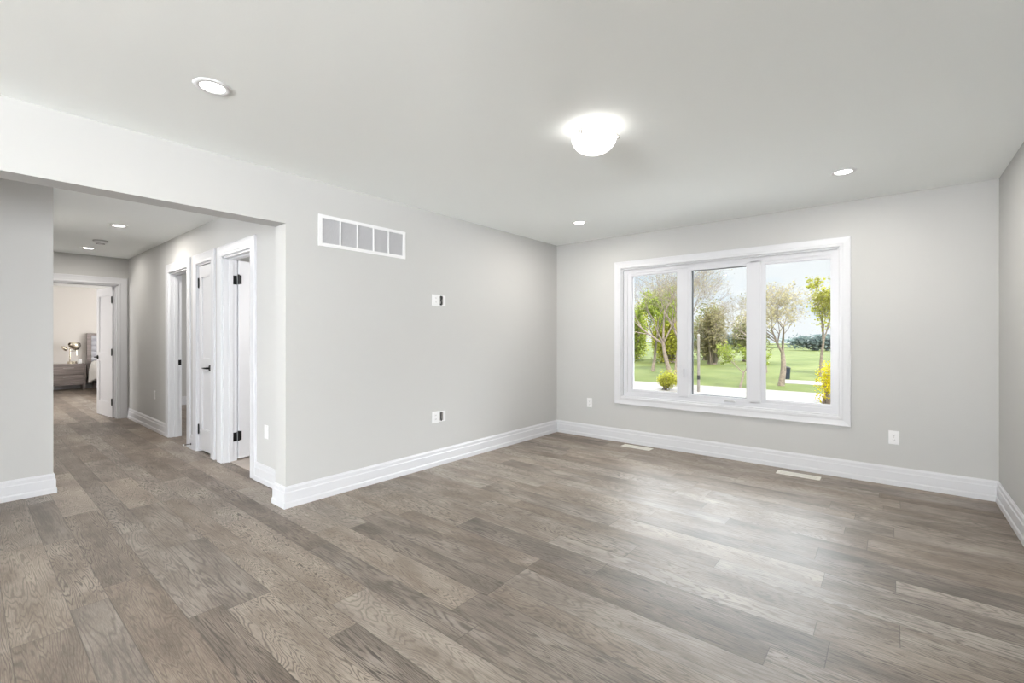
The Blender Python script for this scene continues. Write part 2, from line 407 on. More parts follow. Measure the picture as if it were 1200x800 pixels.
def lever(parent, x, z, side, direction, t=.035):
    """black lever set: side = -1 on the y=0 face, +1 on the y=t face"""
    y = 0 if side < 0 else t
    bm = bmesh.new(); R = Matrix.Translation((x, y, z)) @ Matrix.Rotation(-side*PI/2, 4, 'X')
    lathe(bm, [(0, 0), (.032, 0), (.032, .006), (.026, .011), (0, .011)], seg=24, mtx=R)
    lathe(bm, [(0, .010), (.010, .010), (.010, .042), (0, .044)], seg=12, mtx=R)
    tube(bm, [(x, y+side*.042, z), (x+direction*.03, y+side*.046, z), (x+direction*.085, y+side*.044, z-.002), (x+direction*.125, y+side*.038, z-.004)], [.0085, .0085, .0065, .005], 8)
    return new('door_handle', bm, M_BLACK, parent, smooth=False)
def hinge(parent, x, y, z, wx=.03):
    bm = bmesh.new(); tube(bm, [(x, y, z-.048), (x, y, z+.048)], .0075, 10)
    box(bm, x-wx, x+wx, y-.0015, y+.0015, z-.045, z+.045)
    for dz in (-.051, .051): lathe(bm, [(0, -.004), (.006, -.003), (.006, .003), (0, .004)], (x, y, z+dz), 8)
    return new('hinge', bm, M_BLACK, parent)
# end-of-hall door, opened into the bedroom, hinged on the right jamb
d = empty('door_1', (XE-.118, ED[1]-.018, .008), kind='structure')
ang = math.atan2(1.474-1.538, -9.9+9.19)
d.rotation_euler = (0, 0, ang)
new('door_panel', panel_slab(.755, 2.0), M_DOOR, d)
lever(d, .695, .91, 1, -1); lever(d, .695, .91, -1, -1)
for z in (.24, 1.0, 1.80): hinge(d, .0, .040, z)
# narrow linen closet door, closed
d = empty('door_2', (D2[0]+.019, YH+.008, .028), kind='structure')
new('door_panel', panel_slab(D2[1]-D2[0]-.038, 1.98), M_DOOR, d)
lever(d, D2[1]-D2[0]-.038-.062, .89, -1, -1)
for z in (.215, 1.80): hinge(d, .002, -.006, z, .012)
# bathroom door, opened inwards, hinged left
d = empty('door_3', (D3[0]+.022, YH+.134, .020), kind='structure')
d.rotation_euler = (0, 0, math.radians(104))
new('door_panel', panel_slab(.655, 1.99), M_DOOR, d)
lever(d, .595, .90, -1, -1); lever(d, .595, .90, 1, -1)
hg = empty('door_hinges_holder') if False else None
for z in (.23, 1.80):
    bm = bmesh.new(); hx, hy = .004, .0
    tube(bm, [(-.004, -.008, z-.05), (-.004, -.008, z+.05)], .008, 10)
    box(bm, -.002, .030, -.003, -.0005, z-.045, z+.045)
    new('hinge', bm, M_BLACK, d)
    bm = bmesh.new(); box(bm, D3[0]+.0162, D3[0]+.018, YH+.086, YH+.119, z-.033, z+.057)
    o = new('hinge', bm, M_BLACK, d); o.matrix_parent_inverse = d.matrix_basis.inverted() if False else Matrix.Identity(4)
    M = Matrix.Translation(d.location) @ Matrix.Rotation(math.radians(104), 4, 'Z'); o.matrix_parent_inverse = M.inverted()
# front bedroom doorway: strike plate on the left jamb
bm = B(D1[0]+.0162, D1[0]+.0185, YH+.086, YH+.117, .89, .955, bev=.0005)
tag(new('strike_plate', bm, M_BLACK), 'black strike plate on the white jamb of the open hall doorway', 'strike plate')
# spring door stop between the first two hall doors
ds = empty('door_stop', (-6.0, YH-.019, .055))
ds.location = (-5.99, YH-.0185, .055)
bm = bmesh.new(); lathe(bm, [(0, 0), (.012, 0), (.012, .003), (.005, .006), (0, .006)], seg=14, mtx=Matrix.Rotation(PI/2, 4, 'X')); new('mount', bm, M_BLACK, ds)
pts = [(.0045*math.cos(i*.9), -.004-.06*i/70, .0045*math.sin(i*.9)) for i in range(71)]
bm = bmesh.new(); tube(bm, pts, .0012, 5); tube(bm, [(0, -.003, 0), (0, -.066, 0)], .003, 8); new('spring', bm, M_BLACK, ds)
bm = bmesh.new(); lathe(bm, [(0, 0), (.008, 0), (.008, .011), (.006, .013), (0, .013)], (0, 0, .064), 12, mtx=Matrix.Rotation(PI/2, 4, 'X')); new('rubber_tip', bm, M_PLATE, ds)
tag(ds, 'small black spring door stop with white tip low beside the closet door', 'door stop')

# ------------------------------------------------------------------ front window
win = empty('window_1', (0, YB, 0), kind='structure')
x0, x1, z0, z1 = WIN
def ring_xz(bm, x0, x1, z0, z1, w, ya, yb):
    box(bm, x0, x0+w, ya, yb, z0, z1); box(bm, x1-w, x1, ya, yb, z0, z1)
    box(bm, x0+w, x1-w, ya, yb, z0, z0+w); box(bm, x0+w, x1-w, ya, yb, z1-w, z1)
WCP = [(0, 0), (0, .014), (.006, .019), (.02, .019), (.032, .016), (.06, .018), (.08, .021), (.084, .018), (.084, 0)]
path = [(x0, -G, z0), (x0, -G, z1), (x1, -G, z1), (x1, -G, z0)]
for sgn in (1, -1):
    bm = sweep(bmesh.new(), path, (0, -1, 0), [(sgn*u, v) for u, v in WCP], closed=True)
    if min(v.co.x for v in bm.verts) < x0-.03: break
    bm.free()
ring_xz(bm, x0, x1, z0, z1, .012, -.001, .045)
new('casing', bm, M_TRIM, win)
bm = bmesh.new(); ring_xz(bm, x0+.012, x1-.012, z0+.012, z1-.012, .045, .030, .15)
box(bm, -1.795, -1.703, .030, .15, z0+.05, z1-.05); box(bm, -1.095, -1.0, .030, .15, z0+.05, z1-.05)
new('window_frame', bm, M_VINYL, win)
panes = [(-2.357, -1.825), (-1.673, -1.129), (-.965, -.425)]; PZ = (.621, 1.960)
bays = [(x0+.057, -1.795), (-1.703, -1.095), (-1.0, x1-.057)]
for i, ((a, b), (c, e)) in enumerate(zip(panes, bays)):
    mid = i == 1
    bm = bmesh.new(); ya, yb = (.040, .10) if not mid else (.034, .085)
    zb0, zb1 = z0+.057, z1-.057
    box(bm, c, a, ya, yb, zb0, zb1); box(bm, b, e, ya, yb, zb0, zb1)
    box(bm, a, b, ya, yb, zb0, PZ[0]); box(bm, a, b, ya, yb, PZ[1], zb1)
    if not mid: ring_xz(bm, a-.004, b+.004, PZ[0]-.004, PZ[1]+.004, .012, .052, .060)
    s = new('sash', bm, M_VINYL, win)
    if mid:
        bm = bmesh.new(); ring_xz(bm, a-.002, b+.002, PZ[0]-.002, PZ[1]+.002, .007, .060, .098); new('gasket', bm, M_GASKET, s)
    else:
        bm = bmesh.new(); ring_xz(bm, a+.002, b-.002, PZ[0]+.002, PZ[1]-.002, .004, .062, .068); new('gasket', bm, mat('grey_gasket', (.35, .36, .38), .6, bump=(60, .1)), s)
    new('glass', B(a, b, .072, .076, PZ[0], PZ[1]) if not mid else B(a+.004, b-.004, .088, .092, PZ[0], PZ[1]), M_GLASS, s)
ck = bmesh.new(); box(ck, -1.335, -1.225, .006, .034, .578, .590, bev=.003); tube(ck, [(-1.33, .012, .586), (-1.30, -.004, .597), (-1.25, -.006, .598), (-1.235, -.004, .592)], [.006, .006, .006, .008], 8)
new('crank_handle', ck, mat('grey_white_hardware', (.55, .55, .56), .35, bump=(60, .05)), win)
new('lock', B(-1.76, -1.745, .012, .03, .80, .90, bev=.003), M_VINYL, win)

# ------------------------------------------------------------------ air return grille
v = empty('return_air_grille', (XL, 2.165, 2.068))
def local_yz(bm, y0, y1, z0, z1, xa, xb, bev=0): box(bm, xa, xb, y0, y1, z0, z1, bev)
hw, hh = .408, .122
bm = bmesh.new()
box(bm, 0, .008, -hw, -hw+.03, -hh, hh); box(bm, 0, .008, hw-.03, hw, -hh, hh); box(bm, 0, .008, -hw+.03, hw-.03, -hh, -hh+.026); box(bm, 0, .008, -hw+.03, hw-.03, hh-.026, hh)
for k in range(1, 5):
    y = -hw+.03+(2*hw-.06)*k/5; box(bm, .002, .0085, y-.006, y+.006, -hh+.026, hh-.026)
new('frame', bm, M_PLATE, v)
new('backing', B(.0005, .001, -hw+.03, hw-.03, -hh+.026, hh-.026), mat('grille_backing', (.36, .36, .37), .8, bump=(50, .1)), v)
bm = bmesh.new()
for k in range(26):
    z = -hh+.030+(2*hh-.060)*k/25; 
    a = Matrix.Translation((.0035, 0, z)) @ Matrix.Rotation(math.radians(-35), 4, 'Y')
    b2 = bmesh.new(); box(b2, -.0028, .0028, -hw+.03, hw-.03, -.0005, .0005, mtx=a)
    me = bpy.data.meshes.new('t'); b2.to_mesh(me); b2.free(); bm.from_mesh(me); bpy.data.meshes.remove(me)
new('louvre', bm, M_GRILLE, v)
tag(v, 'long white return air grille with five grey louvred sections high on left wall', 'vent')

# ------------------------------------------------------------------ outlets (built facing -Y then turned)
def duplex(loc, rz, label, group=None):
    o = empty('wall_outlet', loc, rz)
    new('cover_plate', B(-.035, .035, -.006, -.0005, -.057, .057, bev=.0025), M_PLATE, o)
    for s in (-1, 1):
        bm = bmesh.new(); box(bm, -.0165, .0165, -.0085, -.006, s*.0195-.0135, s*.0195+.0135, bev=.0015)
        r = new('receptacle', bm, M_PLATE, o)
        bm = bmesh.new()
        box(bm, -.0075, -.0055, -.0092, -.0084, s*.0195-.002, s*.0195+.007); box(bm, .0055, .0075, -.0092, -.0084, s*.0195-.001, s*.0195+.006)
        lathe(bm, [(0, 0), (.0026, 0), (.0026, .0008), (0, .0008)], seg=10, mtx=Matrix.Translation((0, -.0084, s*.0195-.007)) @ Matrix.Rotation(PI/2, 4, 'X'))
        new('socket_hole', bm, M_DARK, r)
    bm = bmesh.new(); lathe(bm, [(0, 0), (.003, 0), (.0025, .001), (0, .001)], seg=10, mtx=Matrix.Translation((0, -.006, 0)) @ Matrix.Rotation(PI/2, 4, 'X')); new('screw', bm, M_STEEL, o)
    tag(o, label, 'outlet', group); return o
duplex((-2.902, YB, .425), 0, 'white duplex outlet on the window wall near the left corner')
duplex((.010, YB, .399), 0, 'white duplex outlet right of the window above the baseboard')
duplex((-7.55, YH, .472), 0, 'white outlet on the hall wall near the far bedroom door')
# low switch-like plate by the opening
o = empty('wall_outlet', (-4.07, YH, .441))
new('cover_plate', B(-.035, .035, -.006, -.0005, -.057, .057, bev=.0025), M_PLATE, o)
new('receptacle', B(-.0165, .0165, -.0085, -.006, -.033, .033, bev=.001), M_PLATE, o)
tag(o, 'white cover plate between the bathroom door casing and the wide opening', 'outlet')
# two TV wall boxes: white insert and an open bracket with black leads
def tvbox(z, label, up):
    o = empty('wall_outlet', (XL, 2.972, z), PI/2)
    # local x runs towards the window, -y into the room
    bm = bmesh.new(); box(bm, -.087, .002, -.006, -.0005, -.055, .055, bev=.002); new('cover_plate', bm, M_PLATE, o)
    for s in (-1, 1):
        r = new('receptacle', B(-.058, -.026, -.0082, -.006, s*.0195-.0135, s*.0195+.0135, bev=.001), M_PLATE, o)
        for dx in (-.048, -.037): new('socket_hole', B(dx-.001, dx+.001, -.0088, -.0081, s*.0195-.003, s*.0195+.006), M_DARK, r)
    bm = bmesh.new()
    for (a, b, c, e) in ((.004, .012, -.05, .05), (.055, .085, -.05, .05), (.012, .055, .040, .05), (.012, .055, -.05, -.040)):
        box(bm, a, b, -.003, -.0005, c, e)
    new('bracket', bm, M_PLATE, o)
    new('cavity', B(.012, .055, -.0012, -.0005, -.04, .04), mat('cavity_grey', (.28, .27, .26), .9, bump=(50, .1)), o)
    bm = bmesh.new(); 
    if up: tube(bm, [(.025, -.002, .042), (.03, -.008, .02), (.022, -.01, 0), (.034, -.006, -.02), (.028, -.002, -.042)], [.009, .010, .006, .006, .009], 7); box(bm, .016, .046, -.005, -.001, .028, .046); box(bm, .014, .04, -.005, -.001, -.046, -.032)
    else: tube(bm, [(.03, -.002, .042), (.022, -.009, .02), (.020, -.01, -.01), (.03, -.006, -.042)], [.006, .006, .005, .005], 7)
    new('cable', bm, M_DARK, o)
    tag(o, label, 'outlet'); return o
tvbox(1.597, 'white media wall plate with dark cable hole at TV height on left wall', True)
tvbox(.468, 'white media wall plate with dark cable hole low on left wall', False)

# ------------------------------------------------------------------ floor registers
def register(loc, L, rz, label):
    o = empty('floor_register', loc, rz)
    w, h2 = .058, .004
    bm = bmesh.new(); box(bm, -L/2, L/2, -w, -w+.018, .0003, h2); box(bm, -L/2, L/2, w-.018, w, .0003, h2); box(bm, -L/2, -L/2+.02, -w+.018, w-.018, .0003, h2); box(bm, L/2-.02, L/2, -w+.018, w-.018, .0003, h2)
    new('frame', bm, M_VENT, o)
    new('backing', B(-L/2+.02, L/2-.02, -w+.018, w-.018, .0003, .0008), mat('register_shadow', (.3, .28, .25), .8, bump=(40, .1)), o)
    bm = bmesh.new(); n = 22
    for k in range(n):
        x = -L/2+.02+(L-.04)*(k+.5)/n; box(bm, x-.0045, x+.0045, -w+.018, w-.018, .001, h2-.0005)
    box(bm, -L/2+.02, L/2-.02, -.004, .004, .001, h2)
    new('grille', bm, M_VENT, o)
    tag(o, label, 'floor vent', 'floor registers under the window'); return o
register((-2.212, 4.862, 0), .335, 0, 'cream metal floor register by baseboard below the left window pane')
register((-.652, 4.815, 0), .335, 0, 'cream metal floor register by baseboard below the right window pane')

# ------------------------------------------------------------------ ceiling fixtures
def downlight(x, y, label, power=6, r=.052, group='recessed downlights'):
    o = empty('recessed_light', (x, y, H))
    bm = lathe(bmesh.new(), [(r, -.0045), (r+.004, -.007), (r+.022, -.006), (r+.027, -.0005), (r+.01, -.0003), (r, -.001)], seg=36); new('trim_ring', bm, M_PLATE, o, smooth=True)
    bm = lathe(bmesh.new(), [(0, -.0035), (r, -.0035), (r, -.001), (0, -.001)], seg=36); new('lens', bm, M_LENS, o)
    l = light('downlight_glow', 'AREA', (x, y, H-.012), power, (0, 0, 0), (1, .95, .88), shape='DISK', size=.10)
    tag(o, label, 'recessed light', group); return o
downlight(-2.500, .770, 'round white recessed light nearest the camera over the opening', 1.2)
downlight(-2.518, 4.137, 'small lit recessed light above the left end of window wall')
downlight(-.272, 4.085, 'small lit recessed light above the right pane near right wall')
downlight(-6.393, 1.087, 'lit recessed light in the hall ceiling, nearer of the hall pair', 8)
downlight(-8.339, 1.103, 'lit recessed light in the hall ceiling, farther of the hall pair', 3.5)
downlight(-11.6, 1.06, 'lit recessed light in the far bedroom ceiling seen through the doorway', 3)
# smoke detector
o = empty('smoke_detector', (-7.59, 1.118, H))
new('base', lathe(bmesh.new(), [(0, 0), (.075, 0), (.075, -.009), (0, -.009)], seg=32), mat('detector_grey', (.42, .42, .42), .5, bump=(40, .1)), o)
new('body', lathe(bmesh.new(), [(.066, -.009), (.063, -.022), (.05, -.035), (.03, -.040), (0, -.041)], seg=32), M_PLATE, o, smooth=True)
new('vent_slot', lathe(bmesh.new(), [(.034, -.0395), (.036, -.0412), (.04, -.0405), (.042, -.038)], seg=32), M_DARK, o)
tag(o, 'round white smoke detector on the hall ceiling between two recessed lights', 'smoke detector')
# dome light
o = empty('ceiling_light', (-1.315, 2.319, H))
new('base_pan', lathe(bmesh.new(), [(0, -.0005), (.085, -.0005), (.085, -.03), (.075, -.035), (0, -.035)], seg=40), M_PLATE, o)
prof = [(.150, -.052), (.150, -.047)]
prof = [(.126*math.cos(a), -.060-.088*math.sin(a)) for a in [i*PI/2/12 for i in range(13)]]
prof = [(.122, -.058)]+prof[:-1]+[(0, -.148)]
new('glass_bowl', lathe(bmesh.new(), prof, seg=48), M_BOWL, o, smooth=True)
for k in range(3):
    a = math.radians(-92+120*k)
    px, py = .113*math.cos(a), .113*math.sin(a)
    bm = bmesh.new(); tube(bm, [(px*.7, py*.7, -.03), (px*1.0, py*1.0, -.034), (px*1.13, py*1.13, -.046), (px*1.13, py*1.13, -.07), (px*1.05, py*1.05, -.077)], .004, 8)
    lathe(bm, [(0, -.011), (.008, -.008), (.011, 0), (.008, .008), (0, .011)], (px*1.19, py*1.19, -.062), 12)
    new('clip', bm, M_STEEL, o)
tag(o, 'flush mount ceiling light with white glass bowl and metal clips in room centre', 'ceiling light')

# ------------------------------------------------------------------ far bedroom furniture
o = empty('nightstand', (-14.65, 1.60, 0))
# local: x towards the camera, y to the right
bm = bmesh.new(); box(bm, -.42, .012, -.30, .30, .575, .61, bev=.004); new('top', bm, M_GREYWOOD, o)
bm = bmesh.new(); box(bm, -.42, 0, -.295, -.265, .12, .575); box(bm, -.42, 0, .265, .295, .12, .575); box(bm, -.42, 0, -.265, .265, .12, .15); box(bm, -.42, -.40, -.265, .265, .15, .575); new('carcass', bm, M_GREYWOOD, o)
for z0_, z1_ in ((.155, .36), (.37, .57)):
    dr = new('drawer', B(-.03, .004, -.26, .26, z0_, z1_, bev=.003), M_GREYWOOD, o)
    new('drawer_pull', B(.005, .02, -.09, .09, z1_-.055, z1_-.043, bev=.003), M_STEEL, dr)
for sx in (-.40, -.05):
    for sy in (-.27, .27): new('leg', B(sx, sx+.035, sy-.018, sy+.018, 0, .12), M_GREYWOOD, o)
tag(o, 'grey wood nightstand with two drawers beside the bed in far bedroom', 'nightstand')
o = empty('table_lamp', (-14.82, 1.68, .61))
M_CHR = mat('champagne_metal', (.72, .66, .55), .22, 1., bump=(60, .03))
new('lamp_base', lathe(bmesh.new(), [(0, 0), (.085, 0), (.085, .05), (.078, .058), (0, .058)], seg=28), M_CHR, o)
bm = bmesh.new(); tube(bm, [(0, -.04, .05), (0, -.04, .36)], .013, 10); tube(bm, [(0, .08, .20), (0, .07, .34)], .009, 8); tube(bm, [(0, -.04, .30), (0, .08, .30)], .008, 8); new('pole', bm, M_CHR, o)
R = Matrix.Translation((.02, .05, .42)) @ Matrix.Rotation(math.radians(68), 4, 'X') @ Matrix.Rotation(math.radians(35), 4, 'Y')
new('lamp_shade', lathe(bmesh.new(), [(.03, .14), (.05, .13), (.085, .06), (.10, -.04), (.095, -.04), (.08, .055), (.045, .12), (0, .12)], seg=28, mtx=R), M_CHR, o, smooth=True)
R = Matrix.Translation((-.02, -.13, .36)) @ Matrix.Rotation(math.radians(-50), 4, 'X')
new('counterweight', lathe(bmesh.new(), [(0, .05), (.05, .035), (.075, 0), (.05, -.03), (0, -.04)], seg=24, mtx=R), M_CHR, o, smooth=True)
tag(o, 'metallic desk style lamp with tilted round head on the nightstand', 'lamp')
o = new('desk_clock', B(-.03, .03, -.035, .035, 0, .11, bev=.015), M_PLATE); o.location = (-14.74, 1.80, .611)
tag(o, 'small white upright object on nightstand right of the lamp', 'ornament')
# bed
bd = empty('bed', (-15.06, 2.80, 0))
M_FAB = mat('silver_upholstery', (.42, .42, .46), .6, bump=(300, .3))
M_DUV = mat('white_duvet_cotton', (.80, .79, .77), .85, vary=(6, .03))
bm = bmesh.new(); box(bm, 0, .07, -.84, -.76, .1, 1.33, bev=.006); box(bm, 0, .07, .76, .84, .1, 1.33, bev=.006) if False else None
b2 = B(0, .07, .76, .84, .1, 1.33)
me = bpy.data.meshes.new('t'); b2.to_mesh(me); b2.free(); bm.from_mesh(me)
b2 = B(0, .07, -.76, .76, 1.28, 1.33); me = bpy.data.meshes.new('t'); b2.to_mesh(me); b2.free(); bm.from_mesh(me)
box(bm, 0, .07, -.76, .76, .35, .5)
new('headboard', bm, M_GREYWOOD, bd)
bm = bmesh.new()
nch = 6
for k in range(nch):
    a = .50+(.78)*k/nch; b = .50+(.78)*(k+1)/nch
    n_ = 6; rings = []
    for i in range(n_+1):
        t_ = i/n_; zz = a+(b-a)*t_; xx = .045+.035*math.sin(PI*t_)**.6
        rings.append((bm.verts.new((xx, -.76, zz)), bm.verts.new((xx, .76, zz))))
    for p, q in zip(rings, rings[1:]): bm.faces.new((p[0], p[1], q[1], q[0]))
bmesh.ops.recalc_face_normals(bm, faces=bm.faces)
new('headboard_padding', bm, M_FAB, bd, smooth=True)
new('bed_frame', B(.07, 2.08, -.80, .80, .16, .30, bev=.01), mat('dark_bed_base', (.03, .03, .035), .6, bump=(50, .1)), bd)
for sx in (.12, 1.98):
    for sy in (-.72, .72): new('leg', B(sx, sx+.06, sy-.03, sy+.03, 0, .16), M_GREYWOOD, bd)
new('mattress', B(.08, 2.05, -.78, .78, .30, .56, bev=.05), M_DUV, bd)
bm = bmesh.new(); nx, ny = 46, 50
grid = []
for i in range(nx+1):
    row = []
    for k in range(ny+1):
        x = .55+1.62*i/nx; s = -1.22+2.44*k/ny
        top = .66+.05*noise.noise(Vector((x*3, s*3, 0)))
        if abs(s) < .80: y, z = s, top
        else:
            e = abs(s)-.80; y = math.copysign(.80+.06*math.sin(min(1, e*5)*PI/2)+.03*noise.noise(Vector((x*5, s, 3)))+.02*math.sin(x*22+e*4), s); z = top-e*(1.0+.2*math.sin(x*3.1))
        z = max(.05, z)
        if i > nx-12:
            e2 = (i-(nx-12))/12; z -= .45*e2**2; x = x-.12*e2*e2
        row.append(bm.verts.new((x, y, max(.05, z+.02*noise.noise(Vector((x*9, s*9, 5)))))))
    grid.append(row)
for i in range(nx):
    for k in range(ny): bm.faces.new((grid[i][k], grid[i+1][k], grid[i+1][k+1], grid[i][k+1]))
dv = new('duvet', bm, M_DUV, bd, smooth=True)
sm = dv.modifiers.new('solid', 'SOLIDIFY'); sm.thickness = .03
for sy in (-.38, .38):
    bm = bmesh.new(); bmesh.ops.create_uvsphere(bm, u_segments=20, v_segments=12, radius=1)
    for vv in bm.verts: 
        c = vv.co; vv.co = Vector((.33+.22*math.copysign(abs(c.x)**.6, c.x), sy+.34*math.copysign(abs(c.y)**.6, c.y), .64+.09*c.z))
    new('pillow', bm, M_DUV, bd, smooth=True)
tag(bd, 'bed with silver channel tufted headboard and white duvet in far bedroom', 'bed')

# ------------------------------------------------------------------ outdoors
GZ = -2.0
def grass_mat(name, c1, c2, c3):
    m = bpy.data.materials.new(name); m.use_nodes = True; t = m.node_tree; b = t.nodes['Principled BSDF']
    c = N(t, 'ShaderNodeTexCoord')
    n = N(t, 'ShaderNodeTexNoise', i_Scale=.22, i_Detail=4.0); LK(t, c.outputs['Object'], n.inputs['Vector'])
    n2 = N(t, 'ShaderNodeTexNoise', i_Scale=9.0, i_Detail=6.0, i_Roughness=.8); LK(t, c.outputs['Object'], n2.inputs['Vector'])
    a = math_node(t, 'ADD', math_node(t, 'MULTIPLY', n.outputs['Fac'], .6), math_node(t, 'MULTIPLY', n2.outputs['Fac'], .4))
    r = N(t, 'ShaderNodeValToRGB'); LK(t, a, r.inputs[0]); e = r.color_ramp.elements
    e[0].position = .35; e[0].color = (*c1, 1); e[1].position = .65; e[1].color = (*c3, 1); q = e.new(.5); q.color = (*c2, 1)
    LK(t, r.outputs[0], b.inputs['Base Color']); b.inputs['Roughness'].default_value = .9; b.inputs['Specular IOR Level'].default_value = .1
    return m
M_GRASS = grass_mat('lawn_grass', (.075, .10, .025), (.115, .14, .04), (.17, .19, .065))
new('ground', B(-260, 120, 5.3, 260, GZ-.3, GZ), M_GRASS, kind='structure')
M_ROAD = mat('pale_asphalt', (.26, .24, .23), .9, vary=(4, .1))
new('road', B(-200, 100, 22.5, 31.25, GZ, GZ+.03), M_ROAD, kind='structure')
new('bounce_slab', B(-16, 9, 6.5, 22.49, GZ, GZ+.02), mat('pale_bounce_surface', (.68, .67, .65), .9, vary=(2, .06)), kind='structure')  # unseen pale slab added to bounce sunlight up onto the ceiling
new('path', B(-6.2, 40, 36.6, 39.6, GZ+.001, GZ+.02), M_ROAD, kind='structure')
new('house_foundation', B(-15.3, 4.4, -7.2, 5.2, GZ, -.12), mat('foundation', (.4, .4, .4), .9, bump=(20, .2)), kind='structure')

M_BARK = mat('grey_brown_bark', (.27, .22, .185), .9, vary=(12, .3), bump=(30, .5))
def leaf_mat(name, c):
    m = bpy.data.materials.new(name); m.use_nodes = True; t = m.node_tree; b = t.nodes['Principled BSDF']
    g = N(t, 'ShaderNodeNewGeometry'); r = N(t, 'ShaderNodeValToRGB'); LK(t, g.outputs['Random Per Island'], r.inputs[0])
    e = r.color_ramp.elements; e[0].color = (*[x*.6 for x in c], 1); e[1].color = (*[min(1, x*1.4) for x in c], 1)
    LK(t, r.outputs[0], b.inputs['Base Color']); b.inputs['Roughness'].default_value = .7; b.inputs['Specular IOR Level'].default_value = .15
    tr = N(t, 'ShaderNodeBsdfTranslucent'); LK(t, r.outputs[0], tr.inputs[0])
    mx = N(t, 'ShaderNodeMixShader', i_0=.4); LK(t, b.outputs[0], mx.inputs[1]); LK(t, tr.outputs[0], mx.inputs[2])
    LK(t, mx.outputs[0], t.nodes['Material Output'].inputs[0]); return m
LM = dict(yellow=leaf_mat('yellow_green_leaves', (.42, .42, .07)), lime=leaf_mat('lime_leaves', (.30, .36, .07)),
          olive=leaf_mat('olive_leaves', (.22, .23, .09)), dark=leaf_mat('dark_green_leaves', (.10, .15, .06)),
          bud=leaf_mat('pale_spring_buds', (.42, .38, .22)), forsy=leaf_mat('forsythia_yellow', (.55, .48, .02)),
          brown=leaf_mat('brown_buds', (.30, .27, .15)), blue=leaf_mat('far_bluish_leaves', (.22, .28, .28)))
def leaves(pts, size, rnd):
    vs, fs = [], []
    for p in pts:
        s = size*rnd.uniform(.6, 1.3); a = Vector((rnd.gauss(0, 1), rnd.gauss(0, 1), rnd.gauss(0, .7))).normalized(); b = a.orthogonal().normalized()
        b = (b*math.cos(rnd.random()*6)+a.cross(b)*math.sin(rnd.random()*6)); nrm = a.cross(b)
        k = len(vs)
        vs += [p-a*s, p+b*s*.5+nrm*s*.15, p+a*s, p-b*s*.5+nrm*s*.15]; fs += [(k, k+1, k+2), (k, k+2, k+3)]
    return vs, fs
def tree(name, loc, height, label, leafm, forks=3, trunk=.16, tfrac=.28, spread=.55, levels=5, nleaf=2500, lsize=.09, seed=1, lean=0, trunks=1, group=None, kids=3, droop=0, cat='tree'):
    rnd = random.Random(seed); root = empty(name, loc)
    bm = bmesh.new(); tips = []
    def grow(p, d, L, r, lv):
        n = 4; pts = [p]; rr = [r]; q = p.copy(); dd = d.copy()
        for i in range(n):
            dd = (dd+Vector((rnd.gauss(0, .08), rnd.gauss(0, .08), rnd.gauss(0, .05)+.04-droop*.05))).normalized()
            q = q+dd*L/n; pts.append(q.copy()); rr.append(max(.004, r*(1-.42*(i+1)/n)))
        tube(bm, pts, rr, 7 if lv < 2 else (5 if lv < 4 else 3), cap=False)
        if lv >= 2: tips.extend([(x, L*.22) for x in pts[1:]])
        if lv >= levels: return
        for k in range(kids if lv else forks):
            a = d.orthogonal().normalized(); ph = 2*PI*(k+rnd.random()*.8)/(kids if lv else forks)
            side = a*math.cos(ph)+dd.cross(a)*math.sin(ph)
            sp = spread*rnd.uniform(.6, 1.35); nd = (dd*math.cos(sp)+side*math.sin(sp)).normalized()
            base_i = n if (lv == 0 or k == 0) else rnd.choice((2, 3, 4))
            grow(pts[base_i], nd, L*rnd.uniform(.62, .85), rr[base_i]*rnd.uniform(.6, .78), lv+1)
    for t_ in range(trunks):
        off = (t_-(trunks-1)/2)
        grow(Vector((off*trunk*1.2, 0, -.05)), Vector((lean+off*.45, rnd.gauss(0, .08), 1)).normalized(), height*tfrac, trunk, 0)
    new('branches', bm, M_BARK, root, smooth=True)
    top = max(t[0].z for t in tips); 
    if nleaf:
        P = []
        for _ in range(nleaf):
            p, w = rnd.choice(tips); P.append(p+Vector((rnd.gauss(0, w), rnd.gauss(0, w), rnd.gauss(0, w*.8))))
        vs, fs = leaves(P, lsize, rnd); me = bpy.data.meshes.new('leaves'); me.from_pydata(vs, [], fs); me.materials.append(leafm)
        o = bpy.data.objects.new('leaves', me); COL.objects.link(o); o.parent = root
    root.scale = (height/top,)*3
    tag(root, label, cat, group); return root
